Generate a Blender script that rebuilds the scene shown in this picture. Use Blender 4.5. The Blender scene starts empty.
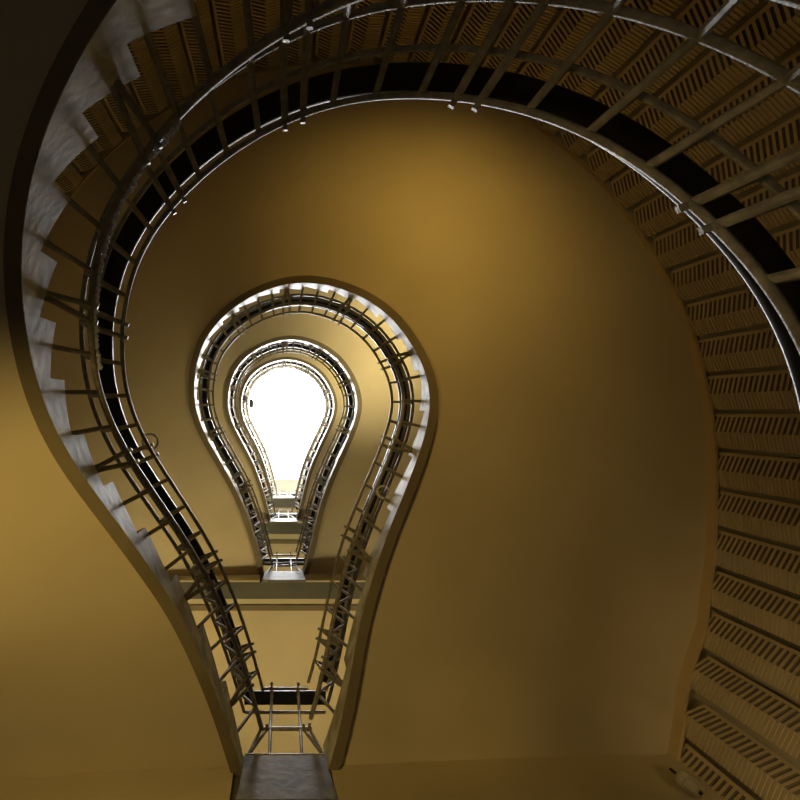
import bpy, bmesh, math, random
import numpy as np
from mathutils import Vector
random.seed(7)
scene = bpy.context.scene
COL = scene.collection
FLOOR = 0.85            # camera height above the ground floor; every h below is measured from the camera
F_PX = 628.0            # focal length in pixels of the 800 px frame
ZEN = (282.5, 412.3)    # where straight up falls in the frame

# ------------------------------------------------------------------ materials
def new_mat(name):
    m = bpy.data.materials.new(name); m.use_nodes = True
    return m, m.node_tree.nodes, m.node_tree.links, m.node_tree.nodes['Principled BSDF']

def mottled(name, a, b, scale=3.0, rough=0.8, bump=0.15, bscale=40.0, spec=0.3, detail=6.0, metal=0.0, lo=0.35, hi=0.7):
    m, n, l, p = new_mat(name)
    tc = n.new('ShaderNodeTexCoord')
    no = n.new('ShaderNodeTexNoise'); no.inputs['Scale'].default_value = scale; no.inputs['Detail'].default_value = detail
    l.new(tc.outputs['Object'], no.inputs['Vector'])
    cr = n.new('ShaderNodeValToRGB')
    cr.color_ramp.elements[0].position = lo; cr.color_ramp.elements[1].position = hi
    cr.color_ramp.elements[0].color = (*a, 1); cr.color_ramp.elements[1].color = (*b, 1)
    l.new(no.outputs['Fac'], cr.inputs['Fac']); l.new(cr.outputs['Color'], p.inputs['Base Color'])
    n2 = n.new('ShaderNodeTexNoise'); n2.inputs['Scale'].default_value = bscale; n2.inputs['Detail'].default_value = 4
    l.new(tc.outputs['Object'], n2.inputs['Vector'])
    bu = n.new('ShaderNodeBump'); bu.inputs['Strength'].default_value = bump; bu.inputs['Distance'].default_value = 0.01
    l.new(n2.outputs['Fac'], bu.inputs['Height']); l.new(bu.outputs['Normal'], p.inputs['Normal'])
    p.inputs['Roughness'].default_value = rough; p.inputs['Metallic'].default_value = metal
    p.inputs['Specular IOR Level'].default_value = spec
    return m

M_PLASTER = mottled('cream_plaster', (.54, .48, .37), (.60, .54, .42), 1.3, .85, .10, 60)
M_BEAM = mottled('grey_beam_paint', (.085, .09, .09), (.11, .115, .112), 2.0, .7, .1, 50)
M_STRINGER = mottled('grey_stringer_paint', (.26, .25, .20), (.62, .60, .50), 7.0, .45, .22, 18, .4, 9, 0, .36, .66)
M_FASCIA = mottled('worn_grey_paint', (.07, .066, .05), (.23, .215, .17), 7.0, .6, .3, 18, .4, 9, 0, .3, .75)
M_IRON = mottled('grey_painted_iron', (.15, .14, .115), (.27, .255, .215), 30, .42, .25, 120, .6, 4)
M_HANDRAIL = mottled('black_lacquered_wood', (.007, .007, .009), (.012, .012, .016), 14, .32, .05, 80, .3, 4)
M_PANEL = mottled('ochre_ribbed_panel', (.50, .43, .30), (.58, .50, .36), 2.5, .6, .1, 50)
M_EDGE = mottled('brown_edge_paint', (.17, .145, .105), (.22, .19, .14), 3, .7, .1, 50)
M_SLOT_SHADE = mottled('slot_shade_tone', (.20, .165, .115), (.25, .21, .145), 2.5, .7, .1, 50)  # darker panel colour that puts shade into the slots
M_TRIM = mottled('brown_trim_paint', (.55, .43, .26), (.60, .48, .30), 3, .6, .1, 50)
M_FLOOR = mottled('stone_floor', (.40, .38, .33), (.48, .46, .41), 4, .5, .1, 40)
M_WHITE = mottled('white_plaster', (.86, .86, .86), (.90, .90, .90), 2, .8, .05, 60)
M_CORD = mottled('dusty_white_cord', (.50, .52, .56), (.74, .76, .80), 40, .9, .5, 150)
M_LAMPBODY = mottled('aged_plastic', (.42, .39, .31), (.54, .50, .41), 15, .45, .1, 60)
M_DARK = mottled('dark_rubber', (.02, .02, .02), (.04, .04, .04), 20, .6, .1, 60)
M_CLOTH = mottled('dark_cloth', (.03, .03, .035), (.07, .07, .08), 25, .95, .5, 80)
M_BRASS = mottled('brass', (.55, .38, .12), (.65, .46, .16), 20, .3, .1, 60, .5, 4, .9)

def emit_mat(name, col, s):
    m, n, l, p = new_mat(name)
    p.inputs['Base Color'].default_value = (*col, 1)
    p.inputs['Emission Color'].default_value = (*col, 1); p.inputs['Emission Strength'].default_value = s
    return m
M_GLOW = emit_mat('fill_bulb_glass', (1, .62, .16), 6.0)  # bulbs of the added lamps only

m, n, l, p = new_mat('skylight_glass')
mx = n.new('ShaderNodeMixShader'); tr = n.new('ShaderNodeBsdfTransparent'); gl = n.new('ShaderNodeBsdfGlossy')
gl.inputs['Roughness'].default_value = .05; mx.inputs[0].default_value = .06
tr.inputs[0].default_value = (.97, .985, 1, 1)
l.new(tr.outputs[0], mx.inputs[1]); l.new(gl.outputs[0], mx.inputs[2]); l.new(mx.outputs[0], n['Material Output'].inputs[0])
M_GLASS = m

# ------------------------------------------------------------------ object helpers
def link(o, parent=None):
    COL.objects.link(o)
    if parent is not None: o.parent = parent
    return o

def tag(o, label=None, cat=None, group=None, kind=None):
    if label: o['label'] = label
    if cat: o['category'] = cat
    if group: o['group'] = group
    if kind: o['kind'] = kind
    return o

def thing(name, label, cat, group=None, loc=(0, 0, 0)):
    o = bpy.data.objects.new(name, None); o.location = loc
    link(o); return tag(o, label, cat, group)

def mesh_obj(name, verts, faces, mat, parent=None, smooth=None):
    """Verts are given in scene space; the object sits at its parent's place."""
    off = np.array(parent.location) if parent is not None else np.zeros(3)
    par = parent.parent if parent is not None else None
    while par is not None:
        off = off + np.array(par.location); par = par.parent
    v = np.asarray(verts, float) - off
    me = bpy.data.meshes.new(name); me.from_pydata(v.tolist(), [], [list(f) for f in faces])
    bm = bmesh.new(); bm.from_mesh(me)
    bmesh.ops.remove_doubles(bm, verts=bm.verts, dist=1e-5)
    bmesh.ops.recalc_face_normals(bm, faces=bm.faces)
    bm.to_mesh(me); bm.free()
    if smooth is not None:
        for p_ in me.polygons: p_.use_smooth = True
        me.set_sharp_from_angle(angle=math.radians(smooth))
    me.materials.append(mat)
    return link(bpy.data.objects.new(name, me), parent)

def box_vf(x0, x1, y0, y1, z0, z1):
    v = [(x, y, z) for z in (z0, z1) for y in (y0, y1) for x in (x0, x1)]
    f = [(0, 1, 3, 2), (4, 6, 7, 5), (0, 4, 5, 1), (2, 3, 7, 6), (0, 2, 6, 4), (1, 5, 7, 3)]
    return v, f

def join_vf(parts):
    V, Fc = [], []
    for v, f in parts:
        k = len(V); V += [tuple(a) for a in v]; Fc += [tuple(i + k for i in q) for q in f]
    return V, Fc

def bevel(o, w=0.006, seg=2):
    md = o.modifiers.new('bevel', 'BEVEL'); md.width = w; md.segments = seg; md.limit_method = 'ANGLE'
    return o

def tube_vf(path, r, sides=8, closed=False):
    """A round bar along a polyline, mitred at the corners."""
    P = np.asarray(path, float); nP = len(P)
    T = np.gradient(P, axis=0) if nP > 2 else np.repeat((P[1:] - P[:1]), 2, 0)
    if nP > 2:
        d = np.diff(P, axis=0); d /= np.linalg.norm(d, axis=1)[:, None] + 1e-12
        T[1:-1] = d[:-1] + d[1:]; T[0] = d[0]; T[-1] = d[-1]
    T = T / (np.linalg.norm(T, axis=1)[:, None] + 1e-12)
    up = np.array([0, 0, 1.0]); 
    if abs(T[0] @ up) > .9: up = np.array([1.0, 0, 0])
    V = []; x = np.cross(up, T[0]); x /= np.linalg.norm(x)
    for i in range(nP):
        x = x - T[i] * (x @ T[i]); x /= np.linalg.norm(x); y = np.cross(T[i], x)
        rr = r[i] if hasattr(r, '__len__') else r
        for k in range(sides):
            a = 2 * math.pi * (k + .5) / sides
            V.append(P[i] + rr * (math.cos(a) * x + math.sin(a) * y))
    Fc = []
    for i in range(nP - 1):
        for k in range(sides):
            a = i * sides + k; b = i * sides + (k + 1) % sides
            Fc.append((a, b, b + sides, a + sides))
    Fc.append(tuple(range(sides - 1, -1, -1))); Fc.append(tuple(range((nP - 1) * sides, nP * sides)))
    return V, Fc

def sphere_vf(c, r, nu=10, nv=6):
    V, Fc = [], []
    for j in range(nv + 1):
        t = math.pi * j / nv
        for i in range(nu):
            a = 2 * math.pi * i / nu
            V.append((c[0] + r[0] * math.sin(t) * math.cos(a), c[1] + r[1] * math.sin(t) * math.sin(a), c[2] + r[2] * math.cos(t)))
    for j in range(nv):
        for i in range(nu):
            Fc.append((j * nu + i, j * nu + (i + 1) % nu, (j + 1) * nu + (i + 1) % nu, (j + 1) * nu + i))
    return V, Fc

# ------------------------------------------------------------------ the plan of the stair well
CTRL = np.array([[0.2761, 2.1973], [0.3949, 1.8794], [0.4841, 1.296], [0.8404, 0.5857], [1.1731, -0.0473], [1.067, -0.516], [0.7999, -0.9564], [0.2031, -1.2575], [-0.3951, -1.1467], [-0.8622, -0.8172], [-1.0378, -0.2659], [-0.9792, 0.1942], [-0.7003, 0.708], [-0.4115, 1.3686], [-0.2362, 2.237]])
DL = np.array([-0.0469, -0.0662, 0.0087])
HS = [-0.804, 3.84, 8.476, 12.831, 16.296]   # bottom edge of the stringer at each landing

def bspline(c, n):
    mm = len(c); kn = np.concatenate([[0] * 3, np.linspace(0, 1, mm - 2), [1] * 3])
    t = np.linspace(0, 1, n); t[-1] -= 1e-9
    B = np.array([((t >= kn[i]) & (t < kn[i + 1])).astype(float) for i in range(mm + 3)])
    for d in range(1, 4):
        Q = np.zeros_like(B)
        for i in range(mm + 3 - d):
            a = kn[i + d] - kn[i]; b = kn[i + d + 1] - kn[i + 1]
            if a > 0: Q[i] += (t - kn[i]) / a * B[i]
            if b > 0: Q[i] += (kn[i + d + 1] - t) / b * B[i + 1]
        B = Q
    return B[:mm].T @ c

_P = bspline(CTRL, 1600)
_S = np.concatenate([[0], np.cumsum(np.hypot(*np.diff(_P, axis=0).T))]); LEN = _S[-1]
_T = np.gradient(_P, axis=0); _T /= np.hypot(*_T.T)[:, None]
_N = np.stack([-_T[:, 1], _T[:, 0]], 1)
if (_N[800] * _P[800]).sum() < 0: _N = -_N        # points out of the well

def frame(s):
    s_ = min(max(s, 0), LEN); e = s - s_
    P = np.array([np.interp(s_, _S, _P[:, 0]), np.interp(s_, _S, _P[:, 1])])
    N = np.array([np.interp(s_, _S, _N[:, 0]), np.interp(s_, _S, _N[:, 1])]); N /= np.hypot(*N)
    T = np.array([np.interp(s_, _S, _T[:, 0]), np.interp(s_, _S, _T[:, 1])])
    return P + T * e, N, T

def rise(s):
    u = min(max(s / LEN, 0), 1)
    return u + sum(DL[k] * math.sin((k + 1) * math.pi * u) for k in range(3))

def hs(i, s): return HS[i] + (HS[i + 1] - HS[i]) * rise(s)

def pt(i, s, o, z):
    """o: into the well; z above the stringer's bottom edge."""
    P, N, T = frame(s); q = P - N * o
    return np.array([q[0], q[1], hs(i, s) + z + FLOOR])

O_S = [-.2, .44, 1.35, 1.85, 2.16, 2.35, 2.55, 2.8, 3.4, 4.2]
O_V = [2.08, 2.10, 2.24, 2.32, 2.26, 2.17, 2.08, 2.04, 2.05, 2.06]
def o_out(s):
    if s > 4.2: s = 8.4 - s
    return float(np.interp(s, O_S, O_V))

# ------------------------------------------------------------------ bar positions along a flight
STEP_PH = -.15
PAIRS = [.40, 1.20, 2.04, 2.85, 3.56, 4.165, 4.765, 5.49, 6.26, 7.12, 7.92]
BARS = [(.20, 1)]
for a, b in zip(PAIRS[:-1], PAIRS[1:]):
    BARS.append((a, 2))
    for k in (1, 2, 3): BARS.append((a + (b - a) * k / 4, 1))
BARS += [(PAIRS[-1], 2), (8.13, 1)]
_bs = [b[0] for b in BARS]
_ls = np.linspace(0, LEN, 2000); _lr = np.array([rise(a) for a in _ls])
N_STEP = 26
STEP_S = [-.02] + [float(np.interp((k + STEP_PH) / N_STEP, _lr, _ls)) for k in range(1, N_STEP)] + [LEN + .02]   # equal rises

LAND_FLOOR = .20        # landing floor above the stringer bottom at that level
Y_EDGE = 2.20
ORD = ['lowest', 'second', 'third', 'topmost']

def tread_top(i, j):
    return hs(i, STEP_S[j]) + .325

def make_flight(i):
    root = thing('stair_flight', FLIGHT_LABELS[i], 'staircase flight', 'curved flights around the light bulb shaped well',
                 (0, 0, HS[i] + FLOOR))
    # slab: smooth soffit below, stepped above, one solid
    V, Fc = [], []
    NR = 7; ths = .05
    ss = []
    for j in range(len(STEP_S) - 1):
        nsub = 6
        for k in range(nsub + 1): ss.append((j, STEP_S[j] + (STEP_S[j + 1] - STEP_S[j]) * k / nsub))
    def ring(s, o, z):
        P, N, T = frame(s); q = P + N * o
        return (q[0], min(q[1], Y_EDGE + .03), z + FLOOR)
    rows_b, rows_t = [], []
    for j, s in ss:
        oo = o_out(s)
        rows_b.append([ring(s, .03 + (oo + .10 - .03) * r / (NR - 1), hs(i, s) + ths) for r in range(NR)])
        rows_t.append([ring(s, .03 + (oo + .10 - .03) * r / (NR - 1), tread_top(i, j)) for r in range(NR)])
    nrow = len(ss)
    for row in rows_b + rows_t: V += row
    idx = lambda top, a, r: (nrow if top else 0) * NR + a * NR + r
    for a in range(nrow - 1):
        for r in range(NR - 1):
            if not (ss[a][1] == ss[a + 1][1]):
                Fc.append((idx(0, a, r), idx(0, a + 1, r), idx(0, a + 1, r + 1), idx(0, a, r + 1)))
            Fc.append((idx(1, a, r), idx(1, a, r + 1), idx(1, a + 1, r + 1), idx(1, a + 1, r)))
        if not (ss[a][1] == ss[a + 1][1]):
            for r in (0, NR - 1):
                Fc.append((idx(0, a, r), idx(1, a, r), idx(1, a + 1, r), idx(0, a + 1, r)))
    for a in (0, nrow - 1):
        for r in range(NR - 1):
            Fc.append((idx(0, a, r), idx(0, a, r + 1), idx(1, a, r + 1), idx(1, a, r)))
    o = mesh_obj('slab', V, Fc, M_PLASTER, root, 28); tag(o, 'cream plaster underside')
    # stringer with a saw-toothed top
    V, Fc = [], []; th = .062
    rnd = random.Random(i)
    prof = []
    for j, s in ss:
        wob = .006 * math.sin(s * 9 + i)
        prof.append((s, hs(i, s) + wob * .4, tread_top(i, j) + .012))
    for s, zb, zt in prof:
        V += [ring(s, 0.0, zb), ring(s, 0.0, zt), ring(s, th, zt), ring(s, th, zb)]
    for a in range(len(prof) - 1):
        for k in range(4):
            b = (k + 1) % 4
            f = (a * 4 + k, a * 4 + b, a * 4 + 4 + b, a * 4 + 4 + k)
            Fc.append(f)
    Fc.append((3, 2, 1, 0)); e = (len(prof) - 1) * 4; Fc.append((e, e + 1, e + 2, e + 3))
    # drop the collapsed faces at the risers' bottom edges
    Fc = [f for f in Fc if len({tuple(np.round(V[q], 6)) for q in f}) > 2]
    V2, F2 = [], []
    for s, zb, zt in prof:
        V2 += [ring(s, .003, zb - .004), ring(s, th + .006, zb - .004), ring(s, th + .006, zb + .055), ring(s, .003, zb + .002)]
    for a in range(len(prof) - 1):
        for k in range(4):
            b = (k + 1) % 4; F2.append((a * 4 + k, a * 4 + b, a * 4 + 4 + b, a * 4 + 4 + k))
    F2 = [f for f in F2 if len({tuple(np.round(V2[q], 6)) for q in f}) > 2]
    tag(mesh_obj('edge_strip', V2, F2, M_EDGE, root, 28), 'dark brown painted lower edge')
    st = mesh_obj('stringer', V, Fc, M_STRINGER, root, 28); tag(st, 'grey stepped stringer with worn paint')
    return root

# section of the iron railing: (into the well, above the stringer's bottom edge)
R_B, R_A, R_U, R_C, R_H = (.098, .52), (-.045, .82), (-.06, 1.085), (.09, 1.112), (-.060, 1.267)
def rail_path(i, oz, s0=.0, s1=None, n=220):
    s1 = LEN if s1 is None else s1
    return [pt(i, s, oz[0], oz[1]) for s in np.linspace(s0, s1, n)]

def strip_vf(i, prof, s0, s1, n=220):
    """Sweep a closed (o,z) outline along the flight."""
    V, Fc = [], []; k = len(prof)
    for s in np.linspace(s0, s1, n):
        V += [pt(i, s, o, z) for o, z in prof]
    for a in range(n - 1):
        for q in range(k):
            b = (q + 1) % k
            Fc.append((a * k + q, a * k + b, (a + 1) * k + b, (a + 1) * k + q))
    Fc.append(tuple(range(k - 1, -1, -1))); Fc.append(tuple(range((n - 1) * k, n * k)))
    return V, Fc

def round_rect(cx, cy, w, h, r, n=4):
    out = []
    for sx, sy, a0 in ((1, 1, 0), (-1, 1, 90), (-1, -1, 180), (1, -1, 270)):
        for q in range(n + 1):
            a = math.radians(a0 + 90 * q / n)
            out.append((cx + sx * (w / 2 - r) + r * math.cos(a), cy + sy * (h / 2 - r) + r * math.sin(a)))
    return out

def make_railing(i):
    root = thing('stair_railing', RAILING_LABELS[i], 'railing', 'iron railings along the flights', (0, 0, HS[i] + FLOOR))
    s0, s1 = (1.95 if i == 0 else .03), LEN - .03   # the ground flight's railing begins some steps up
    mesh_obj('lower_rail', *tube_vf(rail_path(i, R_B, s0, s1), .0165, 8), M_IRON, root, 50)
    mesh_obj('middle_rail', *tube_vf(rail_path(i, R_A, s0, s1), .013, 8), M_IRON, root, 50)
    mesh_obj('upper_rail', *tube_vf(rail_path(i, R_C, s0, s1), .0125, 8), M_IRON, root, 50)
    mesh_obj('under_rail', *strip_vf(i, round_rect(R_U[0], R_U[1], .022, .016, .004, 2), s0, s1), M_IRON, root, 35)
    hr = mesh_obj('handrail', *strip_vf(i, round_rect(R_H[0], R_H[1], .108, .05, .017), s0, s1), M_HANDRAIL, root, 35)
    tag(hr, 'broad black handrail')
    def bar(name, s, r, knobs, ds=0.0):
        j = max(q for q in range(len(STEP_S) - 1) if STEP_S[q] <= s)
        if knobs:                                   # paired posts spring from one socket on the stringer's face
            foot = [pt(i, s - ds * .75, -.01, .24), pt(i, s - ds * .72, .012, .26)]
        else:                                       # single bars stand on the tread's end
            foot = [pt(i, s, -.02, tread_top(i, j) - hs(i, s) - .01), pt(i, s, -.012, tread_top(i, j) - hs(i, s) + .03)]
        path = foot + [ pt(i, s, *R_B), pt(i, s, *R_A), pt(i, s, *R_C), pt(i, s, R_U[0], R_U[1] + .005)]
        b = mesh_obj(name, *tube_vf(path, r, 8), M_IRON, root, 40)
        # short stem that carries the handrail
        if knobs:
            for oz in (R_B, R_C):
                a = pt(i, s, oz[0] - .01, oz[1]); e = pt(i, s, oz[0] + .032, oz[1] + .004)
                mesh_obj('knob', *tube_vf([a, e], .0125, 4), M_IRON, b, 30)
    for s, kind in BARS:
        if s < s0: continue
        if kind == 1: bar('baluster', s, .0118, False)
        else:
            bar('post', s - .037, .0135, True, -.037); bar('post', s + .037, .0135, True, .037)
    return root

def make_landing(k):
    h = HS[k]                                      # stringer bottom here
    zf = h + LAND_FLOOR + FLOOR; zb = h - .30 + FLOOR
    root = thing('stair_landing', LANDING_LABELS[k - 1], 'landing', 'landings at the foot of the well', (0, Y_EDGE, zf))
    X = 2.62; xc = .02
    v, f = box_vf(-X, X, Y_EDGE + .02, 4.68, h + .08 + FLOOR, zf); mesh_obj('slab', v, f, M_PLASTER, root)
    v, f = box_vf(-X, X, Y_EDGE + .012, Y_EDGE + .23, zb, h + .08 + FLOOR); tag(mesh_obj('beam', v, f, M_BEAM, root), 'dark grey beam')
    for sx in (-1, 1):
        x0, x1 = (.30, X) if sx > 0 else (-X, -.30)
        v, f = box_vf(x0, x1, Y_EDGE - .008, Y_EDGE + .012, zb + .004, zf - .03); mesh_obj('beam_facing', v, f, M_PLASTER, root)
    # worn grey edge plate between the two stringers, a little wider at its foot
    a, b = .258, .285
    V = [(xc - b, Y_EDGE - .02, zb - .002), (xc + b, Y_EDGE - .02, zb - .002), (xc + a, Y_EDGE - .012, zf - .035), (xc - a, Y_EDGE - .012, zf - .035),
         (xc - b, Y_EDGE + .014, zb - .002), (xc + b, Y_EDGE + .014, zb - .002), (xc + a, Y_EDGE + .05, zf - .035), (xc - a, Y_EDGE + .05, zf - .035)]
    Fq = [(0, 1, 2, 3), (4, 7, 6, 5), (0, 4, 5, 1), (3, 2, 6, 7), (0, 3, 7, 4), (1, 5, 6, 2)]
    tag(mesh_obj('edge_plate', V, Fq, M_FASCIA, root), 'worn grey edge plate')
    # stepped moulding on the ceiling below the slab
    yb = Y_EDGE + .23
    zc = h + .08 + FLOOR
    v, f = join_vf([box_vf(-X, X, yb + .19, yb + .255, zc - .03, zc), box_vf(-X, X, yb + .255, yb + .27, zc - .012, zc)])
    tag(mesh_obj('ceiling_moulding', v, f, M_EDGE, root), 'brown moulding on the landing ceiling')
    return root

def make_landing_railing(k):
    h = HS[k] + FLOOR
    root = thing('landing_railing', LANDRAIL_LABELS[k - 1], 'railing', 'short railings across the landings', (0, Y_EDGE, h + LAND_FLOOR))
    def xbar(name, y, z, half, r):
        return mesh_obj(name, *tube_vf([(.02 - half, y, h + z), (.02, y, h + z), (.02 + half, y, h + z)], r, 8), M_IRON, root, 50)
    xbar('bottom_rail', 2.205, .198, .262, .011)
    xbar('lower_rail', 2.198, R_B[1], .185, .0145)
    xbar('middle_rail', 2.226, R_A[1], .30, .0125)
    xbar('upper_rail', 2.18, R_C[1], .182, .0125)
    v = []; P = round_rect(2.32, h + R_H[1], .108, .05, .017)
    V = [(x, y, z) for x in (-.31, .35) for y, z in P]; q = len(P)
    Fq = [(a, (a + 1) % q, q + (a + 1) % q, q + a) for a in range(q)] + [tuple(range(q - 1, -1, -1)), tuple(range(q, 2 * q))]
    tag(mesh_obj('handrail', V, Fq, M_HANDRAIL, root, 35), 'broad black handrail')
    for x in (-.084, .124):
        path = [(x, 2.215, h + .17), (x, 2.208, h + .22), (x, 2.198, h + R_B[1]), (x, 2.226, h + R_A[1]), (x, 2.18, h + R_C[1]), (x, 2.31, h + R_H[1] - .03)]
        b = mesh_obj('baluster', *tube_vf(path, .0115, 8), M_IRON, root, 40)
        for y, z in ((2.18, R_C[1]),):
            e = (x, y - .04, h + z)
            v, f = join_vf([tube_vf([(x, y + .01, h + z), e], .0075, 8), sphere_vf(e, (.0135, .0135, .0135), 8, 6)])
            mesh_obj('knob', v, f, M_IRON, b, 50)
    for sx in (-1, 1):                              # splayed braces into the corners
        for x1, y1 in ((.125, 2.198), (.165, 2.19)):
            br = [(.02 + sx * .25, 2.215, h + .18), (.02 + sx * .24, 2.21, h + .21), (.02 + sx * x1, y1, h + R_B[1]), (.02 + sx * (x1 + .005), y1 - .03, h + R_B[1] + .01)]
            mesh_obj('brace', *tube_vf(br, .0115, 8), M_IRON, root, 40)
    return root

FLIGHT_LABELS = [
    'lowest stair flight, its broad grey stepped stringer looming largest beside the viewer',
    'stair flight climbing from the lowest landing, wide golden plaster underside over the well',
    'third stair flight up, a mid-sized ring with brightly lit white stringer',
    'topmost stair flight, smallest pale ring around the white skylight']
RAILING_LABELS = [
    'dark iron railing of the lowest flight, biggest bars and a dusty cord on it',
    'iron railing of the second flight, starting beside the lowest landing railing',
    'small iron railing inside the third ring of stairs with white glints',
    'bleached tiny railing of the topmost flight against the skylight']
LANDING_LABELS = [
    'lowest landing with worn cracked grey edge plate between two stringers',
    'second landing up, white lit edge plate over a dark grey beam',
    'third landing up, small white edge strip above a grey beam',
    'topmost landing, tiny pale strip just below the skylight']
LANDRAIL_LABELS = [
    'short iron railing on the lowest landing, largest of the cross railings',
    'small cross railing standing on the second landing between the flights',
    'tiny cross railing standing on the third landing',
    'faint cross railing on the topmost landing under the white skylight']

for i in range(4): make_flight(i)
for i in range(4): make_railing(i)
for k in range(1, 5): make_landing(k); make_landing_railing(k)

# ------------------------------------------------------------------ ribbed panels on the curved outer wall
ss = np.linspace(.20, 5.40, 1200)
W = []
for s in ss:
    P, N, T = frame(s); W.append(P + N * (o_out(s) + .032))
W = np.array(W); wl = np.concatenate([[0], np.cumsum(np.hypot(*np.diff(W, axis=0).T))])
def wall_pt(a, dep):
    """a: metres along the wall; dep: out of the room."""
    p_ = np.array([np.interp(a, wl, W[:, 0]), np.interp(a, wl, W[:, 1])])
    q_ = np.array([np.interp(a + .06, wl, W[:, 0]), np.interp(a + .06, wl, W[:, 1])]); r_ = np.array([np.interp(a - .06, wl, W[:, 0]), np.interp(a - .06, wl, W[:, 1])])
    t = q_ - r_; t /= np.hypot(*t); nn = np.array([-t[1], t[0]])
    if nn @ p_ < 0 and np.hypot(*p_) > 1: nn = -nn
    return p_ + nn * dep
def wall_soffit(a):
    return hs(1, float(np.interp(a, wl, ss))) + .065
PERIOD = .285
# a dark joint meets the trim where the frame shows it, at pixel (706.5, 409.6)
tgt = (np.array([706.5, 409.6]) - np.array(ZEN)) / F_PX
best = min(np.linspace(0, wl[-1], 3000), key=lambda a: abs(math.atan2(*(np.array([np.interp(a, wl, W[:, 1]), np.interp(a, wl, W[:, 0])]))) - math.atan2(tgt[1], tgt[0])))
phase = best % PERIOD
NUMS = ('first second third fourth fifth sixth seventh eighth ninth tenth eleventh twelfth thirteenth fourteenth fifteenth sixteenth seventeenth eighteenth nineteenth '
        'twentieth twenty-first twenty-second twenty-third twenty-fourth twenty-fifth twenty-sixth twenty-seventh twenty-eighth twenty-ninth thirtieth thirty-first '
        'thirty-second thirty-third thirty-fourth thirty-fifth thirty-sixth thirty-seventh thirty-eighth thirty-ninth fortieth forty-first forty-second forty-third forty-fourth forty-fifth').split()
def ribbed_vf(a0, d0, a1, d1, z0, z1, pitch, depth, duty, margin=0.0):
    """A tall facet from (a0,d0) to (a1,d1) along the wall whose surface carries level ribs."""
    A = wall_pt(a0, d0); B = wall_pt(a1, d1); t = (B - A); ln = np.hypot(*t); t /= ln
    nn = np.array([-t[1], t[0]])
    mid = (A + B) / 2
    if nn @ (wall_pt((a0 + a1) / 2, .3) - mid) < 0: nn = -nn
    prof = []
    n = int((z1 - z0) / pitch)
    z = z1
    for k in range(n):
        zz = z1 - k * pitch
        prof += [(zz, 0), (zz - pitch * duty, 0), (zz - pitch * duty, depth), (zz - pitch, depth)]
    V, Fc = [], []
    x0 = A + t * margin
    for zz, d in prof:
        p0 = x0 + nn * d; p1 = B + nn * d
        V += [(p0[0], p0[1], zz + FLOOR), (p1[0], p1[1], zz + FLOOR)]
    for q in range(len(prof) - 1): Fc.append((2 * q, 2 * q + 1, 2 * q + 3, 2 * q + 2))
    zl = z1 - n * pitch
    # the plain edge strip and a back so the facet has a body
    bk = depth + .02
    if margin > 0:
        m1 = x0
        V2 = [(A[0], A[1], z1 + FLOOR), (m1[0], m1[1], z1 + FLOOR), (m1[0], m1[1], zl + FLOOR), (A[0], A[1], zl + FLOOR)]
        A2, m2 = A + nn * bk, m1 + nn * bk
        V2 += [(A2[0], A2[1], z1 + FLOOR), (m2[0], m2[1], z1 + FLOOR), (m2[0], m2[1], zl + FLOOR), (A2[0], A2[1], zl + FLOOR)]
        k = len(V); V += V2
        Fc += [tuple(k + q for q in f) for f in ((0, 1, 2, 3), (0, 3, 7, 4), (1, 5, 6, 2), (3, 2, 6, 7))]
    A2, B2 = A + nn * bk, B + nn * bk
    k = len(V); V += [(A2[0], A2[1], z1 + FLOOR), (B2[0], B2[1], z1 + FLOOR), (B2[0], B2[1], zl + FLOOR), (A2[0], A2[1], zl + FLOOR)]
    Fc.append((k, k + 1, k + 2, k + 3))
    return V, Fc
npan = int((wl[-1] - phase) / PERIOD)
for q in range(npan):
    a0 = phase + q * PERIOD; a1 = a0 + PERIOD            # a1 is the joint, the slotted face lies next to it
    mid = (a0 + a1) / 2
    s_mid = float(np.interp(mid, wl, ss))
    ztop = min(wall_soffit(a0), wall_soffit(a1)) - .022; zbot = max(ztop - 3.4, hs(0, s_mid) + .75)
    lab = 'ribbed ochre wall panel, %s along the curved wall from the bulkhead lamp' % NUMS[q]
    c = wall_pt(mid, 0)
    root = thing('ribbed_panel', lab, 'wall panel', 'ribbed panels on the curved outer wall', (c[0], c[1], zbot + FLOOR))
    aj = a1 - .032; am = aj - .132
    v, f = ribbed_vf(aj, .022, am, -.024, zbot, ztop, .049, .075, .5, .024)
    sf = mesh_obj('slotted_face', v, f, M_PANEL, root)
    sf.data.materials.append(M_SLOT_SHADE)                     # darker tone on the slot insides, standing in for shade
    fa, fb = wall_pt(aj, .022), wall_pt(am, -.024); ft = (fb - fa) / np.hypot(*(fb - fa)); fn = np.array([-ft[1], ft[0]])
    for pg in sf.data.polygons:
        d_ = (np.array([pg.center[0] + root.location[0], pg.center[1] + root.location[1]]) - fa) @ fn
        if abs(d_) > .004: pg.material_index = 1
    v, f = ribbed_vf(am, -.024, a0 + .002, .004, zbot, ztop, .034, .008, .55)
    mesh_obj('ribbed_face', v, f, M_PANEL, root)

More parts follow.
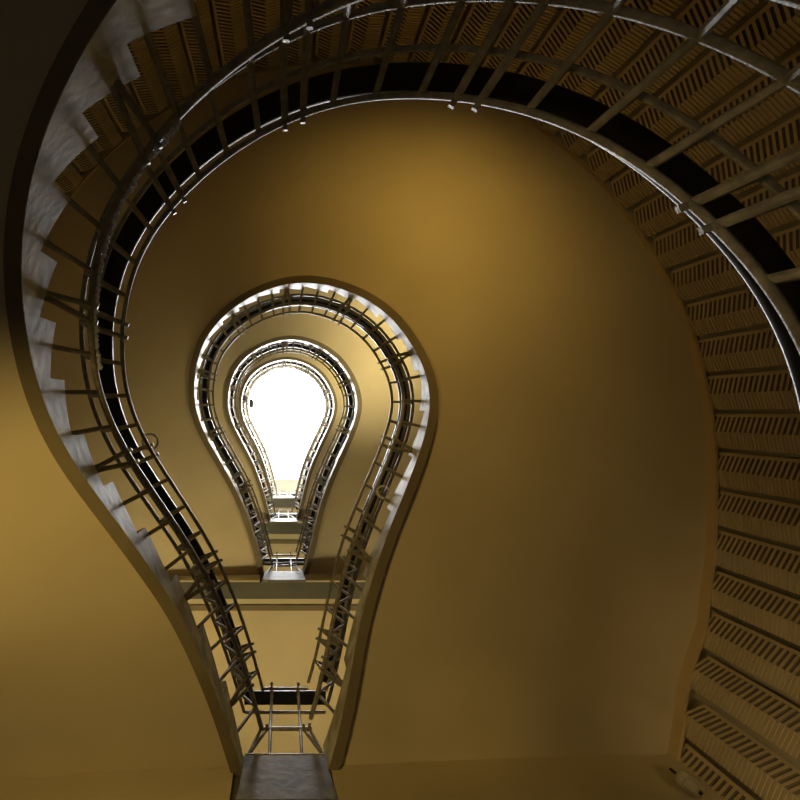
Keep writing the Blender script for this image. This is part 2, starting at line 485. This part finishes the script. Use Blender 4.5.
# ------------------------------------------------------------------ trim between soffit and panels
V, Fc = [], []
tl = np.linspace(.15, 5.7, 160)
for s in tl:
    P, N, T = frame(s); o = o_out(s)
    d = float(np.interp(s, [0, 2.5, 3.2, 4.5, 6], [.11, .11, .02, .03, .05]))
    zt = hs(1, s) + .075
    for oo, z in ((o, zt), (o, zt - .01 - d), (o + .022, zt - .01 - d), (o + .022, zt)):
        qv = P + N * oo; V.append((qv[0], min(qv[1], Y_EDGE + .09), z + FLOOR))
for a in range(len(tl) - 1):
    for k in range(4):
        b = (k + 1) % 4; Fc.append((a * 4 + k, a * 4 + b, a * 4 + 4 + b, a * 4 + 4 + k))
tag(mesh_obj('trim_1', V, Fc, M_TRIM, None, 30), 'narrow brown trim along the outer edge of the second flight', 'trim', None, 'structure')

# ------------------------------------------------------------------ the shell
Z_ROOF = 18.9 + FLOOR
loop = []
for s in np.linspace(.35, LEN - .35, 160):
    P, N, T = frame(s); q = P + N * (o_out(s) + .17); loop.append((q[0], q[1]))
loop = [(max(min(x, 3.6), -3.6), y) for x, y in loop]
loop = [(2.66, 4.70), (2.66, 2.42)] + loop + [(-2.66, 2.42), (-2.66, 4.70)]
V, Fc = [], []
nl = len(loop)
for z in (0.0, Z_ROOF): V += [(x, y, z) for x, y in loop]
for a in range(nl):
    b = (a + 1) % nl; Fc.append((a, b, nl + b, nl + a))
wall = mesh_obj('wall_outer', V, Fc, M_PLASTER); tag(wall, 'plastered outer wall around the whole stairwell', 'wall', None, 'structure')
v, f = box_vf(-3.8, 3.8, -3.8, 5.0, -.2, 0); tag(mesh_obj('floor', v, f, M_FLOOR), 'stone floor of the ground level', 'floor', None, 'structure')
# roof with a rectangular opening for the glass
hz = Z_ROOF - FLOOR
OPEN = []
for s_ in np.linspace(.25, LEN - .25, 120):
    P, N, T = frame(s_); q = (P - N * .12) / (hs(3, s_) + 1.05) * hz
    OPEN.append((q[0], q[1]))
OPEN = [(x, y) for x, y in OPEN if y < 2.08]
V = [(x, y, z) for z in (Z_ROOF, Z_ROOF + .2) for x, y in OPEN]; no_ = len(OPEN); Fc = []
for a in range(no_):
    b = (a + 1) % no_; Fc.append((a, b, no_ + b, no_ + a))
# annulus from the opening out to a far ring
cx_, cy_ = .02, 0.0
far = []
for x, y in OPEN:
    a = math.atan2(y - cy_, x - cx_); r_ = 5.6; far.append((cx_ + r_ * math.cos(a), cy_ + r_ * math.sin(a)))
k0 = len(V); V += [(x, y, z) for z in (Z_ROOF, Z_ROOF + .2) for x, y in far]
for a in range(no_):
    b = (a + 1) % no_
    Fc.append((a, k0 + a, k0 + b, b)); Fc.append((no_ + a, no_ + b, k0 + no_ + b, k0 + no_ + a)); Fc.append((k0 + a, k0 + no_ + a, k0 + no_ + b, k0 + b))
tag(mesh_obj('ceiling', V, Fc, M_WHITE), 'white ceiling around the bulb shaped skylight opening', 'ceiling', None, 'structure')
xs = [p_[0] for p_ in OPEN]; ys = [p_[1] for p_ in OPEN]
SX0, SX1, SY0, SY1 = min(xs) - .05, max(xs) + .05, min(ys) - .05, max(ys) + .05
win = thing('window_1', 'bright glass skylight over the bulb shaped well', 'skylight', None, (0, 0, Z_ROOF + .2)); win['kind'] = 'structure'
V = [(x, y, z) for z in (Z_ROOF + .21, Z_ROOF + .222) for x, y in OPEN]
Fc = [tuple(range(no_ - 1, -1, -1)), tuple(range(no_, 2 * no_))] + [(a, (a + 1) % no_, no_ + (a + 1) % no_, no_ + a) for a in range(no_)]
mesh_obj('pane', V, Fc, M_GLASS, win)
bars = [box_vf(x - .012, x + .012, SY0, SY1, Z_ROOF + .23, Z_ROOF + .27) for x in np.linspace(SX0 + .55, SX1 - .55, 4)]
bars += [box_vf(SX0, SX1, y - .01, y + .01, Z_ROOF + .23, Z_ROOF + .26) for y in (-.8, .4)]
v, f = join_vf(bars); mesh_obj('glazing_frame', v, f, M_WHITE, win)

# ------------------------------------------------------------------ small things
# bulkhead lamp in the corner of the lowest landing
c = Vector((2.30, 2.10, 3.55 + FLOOR))
lamp = thing('bulkhead_lamp', 'small oval bulkhead lamp at the lower corner of the trim, unlit', 'lamp', None, c)
def ell_body(c, ax, up, nrm, la, lb, lc, nu=20, nv=8, p=.6):
    V, Fc = [], []
    sg = lambda x: (abs(x) ** p) * (1 if x >= 0 else -1)
    for j in range(nv + 1):
        t = -math.pi / 2 + math.pi * j / nv
        for k in range(nu):
            a = 2 * math.pi * k / nu
            q = Vector(c) + ax * (la * sg(math.cos(t)) * sg(math.cos(a))) + up * (lb * sg(math.cos(t)) * sg(math.sin(a))) + nrm * (lc * math.sin(t))
            V.append(tuple(q))
    for j in range(nv):
        for k in range(nu):
            Fc.append((j * nu + k, j * nu + (k + 1) % nu, (j + 1) * nu + (k + 1) % nu, (j + 1) * nu + k))
    return V, Fc
ax = Vector((.80, .60, 0)); up = Vector((-.60, .80, 0)); nr = Vector((0, 0, -1))
mesh_obj('housing', *ell_body(c, ax, up, nr, .088, .050, .042), M_LAMPBODY, lamp, 60)
mesh_obj('lens', *ell_body(c + nr * .03 - ax * .015, ax, up, nr, .052, .033, .026), M_LAMPBODY, lamp, 60)
mesh_obj('sensor', *sphere_vf(c + nr * .04 + ax * .045, (.013, .013, .013)), M_DARK, lamp, 60)
v, f = tube_vf([tuple(c - ax * .08 + Vector((0, 0, .02))), tuple(c - ax * .10 + Vector((0, 0, .025))), tuple(c - ax * .115 + Vector((0, 0, .03)))], .008, 8)
mesh_obj('cable', v, f, M_DARK, lamp, 60)

# dusty cord along the lower rail of the lowest flight
rnd = random.Random(3)
path, rad = [], []
for q, s in enumerate(np.linspace(4.62, 5.75, 260)):
    path.append(pt(0, s, R_B[0] + .016 + rnd.uniform(-.005, .012), R_B[1] + .010 + rnd.uniform(-.007, .008))); rad.append(.004 + rnd.random() * .008)
tag(mesh_obj('dusty_cord', *tube_vf(path, rad, 6), M_CORD, None, 80), 'frayed dusty white cord lying along the lower rail of the lowest flight', 'cord')
def loop_vf(c, u, w, r1, r2, tube=.0055):
    return tube_vf([Vector(c) + Vector(u) * (r1 * math.cos(a)) + Vector(w) * (r2 * math.sin(a)) for a in np.linspace(.2, 2 * math.pi - .1, 24)], tube, 6)
s_loop = 6.20
P0 = pt(0, s_loop, R_C[0] + .015, R_C[1] + .035); fr = frame(s_loop)
tag(mesh_obj('ribbon_loop', *loop_vf(P0, (fr[2][0], fr[2][1], 0), (-fr[1][0], -fr[1][1], .3), .05, .045, .007), M_CORD, None, 70),
    'white ribbon looped over the upper rail of the lowest flight', 'ribbon')
s_loop = 1.66
P1 = pt(1, s_loop, .055, .40); fr = frame(s_loop)
tag(mesh_obj('wire_loop', *loop_vf(P1, (fr[2][0], fr[2][1], .2), (-fr[1][0], -fr[1][1], .1), .045, .05, .009), M_CORD, None, 70),
    'small grey wire loop at the stringer of the second flight', 'wire')
# dark bundles on the topmost railing
for nm, s_, o_, z_, r_, lab in (('cloth_bundle', 5.62, .02, .62, (.05, .10, .17), 'small dark cloth bundle hanging inside the topmost railing'),
                                ('grey_bag', 5.72, .20, .95, (.045, .13, .20), 'little grey bag hung over the topmost handrail beside the skylight')):
    c = pt(3, s_, o_, z_)
    v, f = sphere_vf(c, r_, 14, 10)
    v = [(x + .02 * math.sin(31 * z + 9 * y), y + .015 * math.sin(40 * z), z) for x, y, z in v]
    tag(mesh_obj(nm, v, f, M_CLOTH, None, 60), lab, 'bundle' if nm[0] == 'c' else 'bag')

# ------------------------------------------------------------------ added lamps, out of view, that warm the soffits and panels
WARM = (1.0, .60, .115)
def add_fill_lamp(x, y, h, tgt, power, label, spot=None, blend=.6, rad=.07, col=None):
    """An added lamp, out of view: a bowl, a bulb and its warm light."""
    z = h + FLOOR
    r = thing('fill_lamp', label, 'lamp', None, (x, y, z))
    d = Vector((tgt[0] - x, tgt[1] - y, tgt[2] - h)).normalized()
    prof = [(.012, -.06), (.05, -.045), (.075, -.01), (.085, .02)]
    V, Fc = [], []
    q = d.to_track_quat('Z', 'Y')
    for rr, zz in prof + [(a - .004, b + .004) for a, b in reversed(prof)]:
        for k in range(16):
            a = 2 * math.pi * k / 16; V.append(tuple(Vector((x, y, z)) + q @ Vector((rr * math.cos(a), rr * math.sin(a), zz))))
    n_ = len(prof) * 2
    for a in range(n_ - 1):
        for k in range(16): Fc.append((a * 16 + k, a * 16 + (k + 1) % 16, (a + 1) * 16 + (k + 1) % 16, (a + 1) * 16 + k))
    mesh_obj('shade', V, Fc, M_BRASS, r, 40)
    mesh_obj('bulb', *sphere_vf((x, y, z - .0), (.022, .022, .022)), M_GLOW, r, 60)
    ld = bpy.data.lights.new('fill_light', 'SPOT' if spot else 'POINT')
    ld.energy = power; ld.color = col or WARM; ld.shadow_soft_size = rad
    if spot: ld.spot_size = math.radians(spot); ld.spot_blend = blend
    lo = bpy.data.objects.new('fill_light', ld); link(lo)
    lo.location = Vector((x, y, z)) + d * .05
    lo.rotation_euler = d.to_track_quat('-Z', 'Y').to_euler()
    return r
LAND = (1.0, .80, .36)
add_fill_lamp(1.05, -2.6, 3.72, (.80, -.62, 5.5), 76, 'added unseen uplight above the lowest flight', 122, 1.0, .12)  # added for the bright patch on the second flight's soffit
add_fill_lamp(-1.35, .5, .8, (-.85, 1.25, 3.3), 118, 'added unseen uplight low under the lowest flight', 92, 1.0, .07, (1, .66, .17))  # added to light the lowest flight's soffit
add_fill_lamp(1.15, .5, .3, (1.22, 1.95, 4.0), 20, 'added unseen spot beside the foot of the stairs', 15, 1.0)  # narrow beam added for the streak on the soffit
add_fill_lamp(1.9, 1.3, 1.9, (3.0, 1.8, 3.35), 26, 'added unseen uplight at the foot of the ribbed wall', 74, 1.0, .1, (1, .68, .26))  # added to brighten the lower ribbed panels
add_fill_lamp(-.55, .05, .62, (3.2, .05, 4.1), 32, 'added unseen uplight on the floor of the well', 84, 1.0, .1, (1, .68, .27))  # added to lift the ribbed panels across the well
for k in (1, 2, 3):  # added lamps that brighten the landing ceilings
    for sx in (-1, 1):
        add_fill_lamp(sx * 2.1, 3.7, HS[k] + 1.4, (sx * .4, 2.6, HS[k + 1]), 140, 'added unseen lamp on the %s landing, %s flight' % (('lowest', 'second', 'third')[k - 1], 'beside the upgoing' if sx > 0 else 'beside the arriving'), 125, 1.0, .25, LAND)
add_fill_lamp(-1.32, 3.1, HS[1] + 3.5, (-1.0, 3.1, HS[2]), 9, 'small added lamp hidden under the second landing ceiling, arriving side', None, .6, .05, (1, .60, .12))  # hidden pair added for the bright ceiling patches
add_fill_lamp(1.25, 3.0, HS[1] + 3.5, (1.0, 3.0, HS[2]), 6, 'small added lamp hidden under the second landing ceiling, upgoing side', None, .6, .05, (1, .60, .12))
for k in (2, 3):  # added to light the soffits of the upper flights
    add_fill_lamp(2.0, -1.9, hs(k, 3.2) - 2.6, (1.1, -.9, hs(k, 3.2)), 420, 'added unseen uplight under the %s flight' % ('third', 'topmost')[k - 2], 66, 1.0, .2, LAND)

# ------------------------------------------------------------------ daylight
w = bpy.data.worlds.new('sky'); scene.world = w; w.use_nodes = True
bg = w.node_tree.nodes['Background']; bg.inputs[0].default_value = (1.0, .98, .95, 1); bg.inputs[1].default_value = 60.0
pl = bpy.data.lights.new('skylight_portal', 'AREA'); pl.shape = 'RECTANGLE'; pl.size = SX1 - SX0; pl.size_y = SY1 - SY0
pl.cycles.is_portal = True
po = bpy.data.objects.new('skylight_portal', pl); link(po); po.location = ((SX0 + SX1) / 2, (SY0 + SY1) / 2, Z_ROOF + .30)

# ------------------------------------------------------------------ camera: on the ground floor, straight up
cam = bpy.data.cameras.new('camera'); co = bpy.data.objects.new('camera', cam); link(co); scene.camera = co
co.location = (0, 0, FLOOR); co.rotation_euler = (math.pi, 0, 0)
cam.sensor_width = 36; cam.lens = F_PX / 800 * 36
cam.shift_x = (400 - ZEN[0]) / 800; cam.shift_y = (ZEN[1] - 400) / 800
cam.clip_start = .02; cam.clip_end = 100
scene.view_settings.view_transform = 'Standard'; scene.view_settings.look = 'None'
scene.view_settings.exposure = 0.0; scene.view_settings.gamma = 1
scene.view_settings.use_curve_mapping = False
scene.cycles.use_denoising = True
scene.cycles.max_bounces = 8; scene.cycles.diffuse_bounces = 5
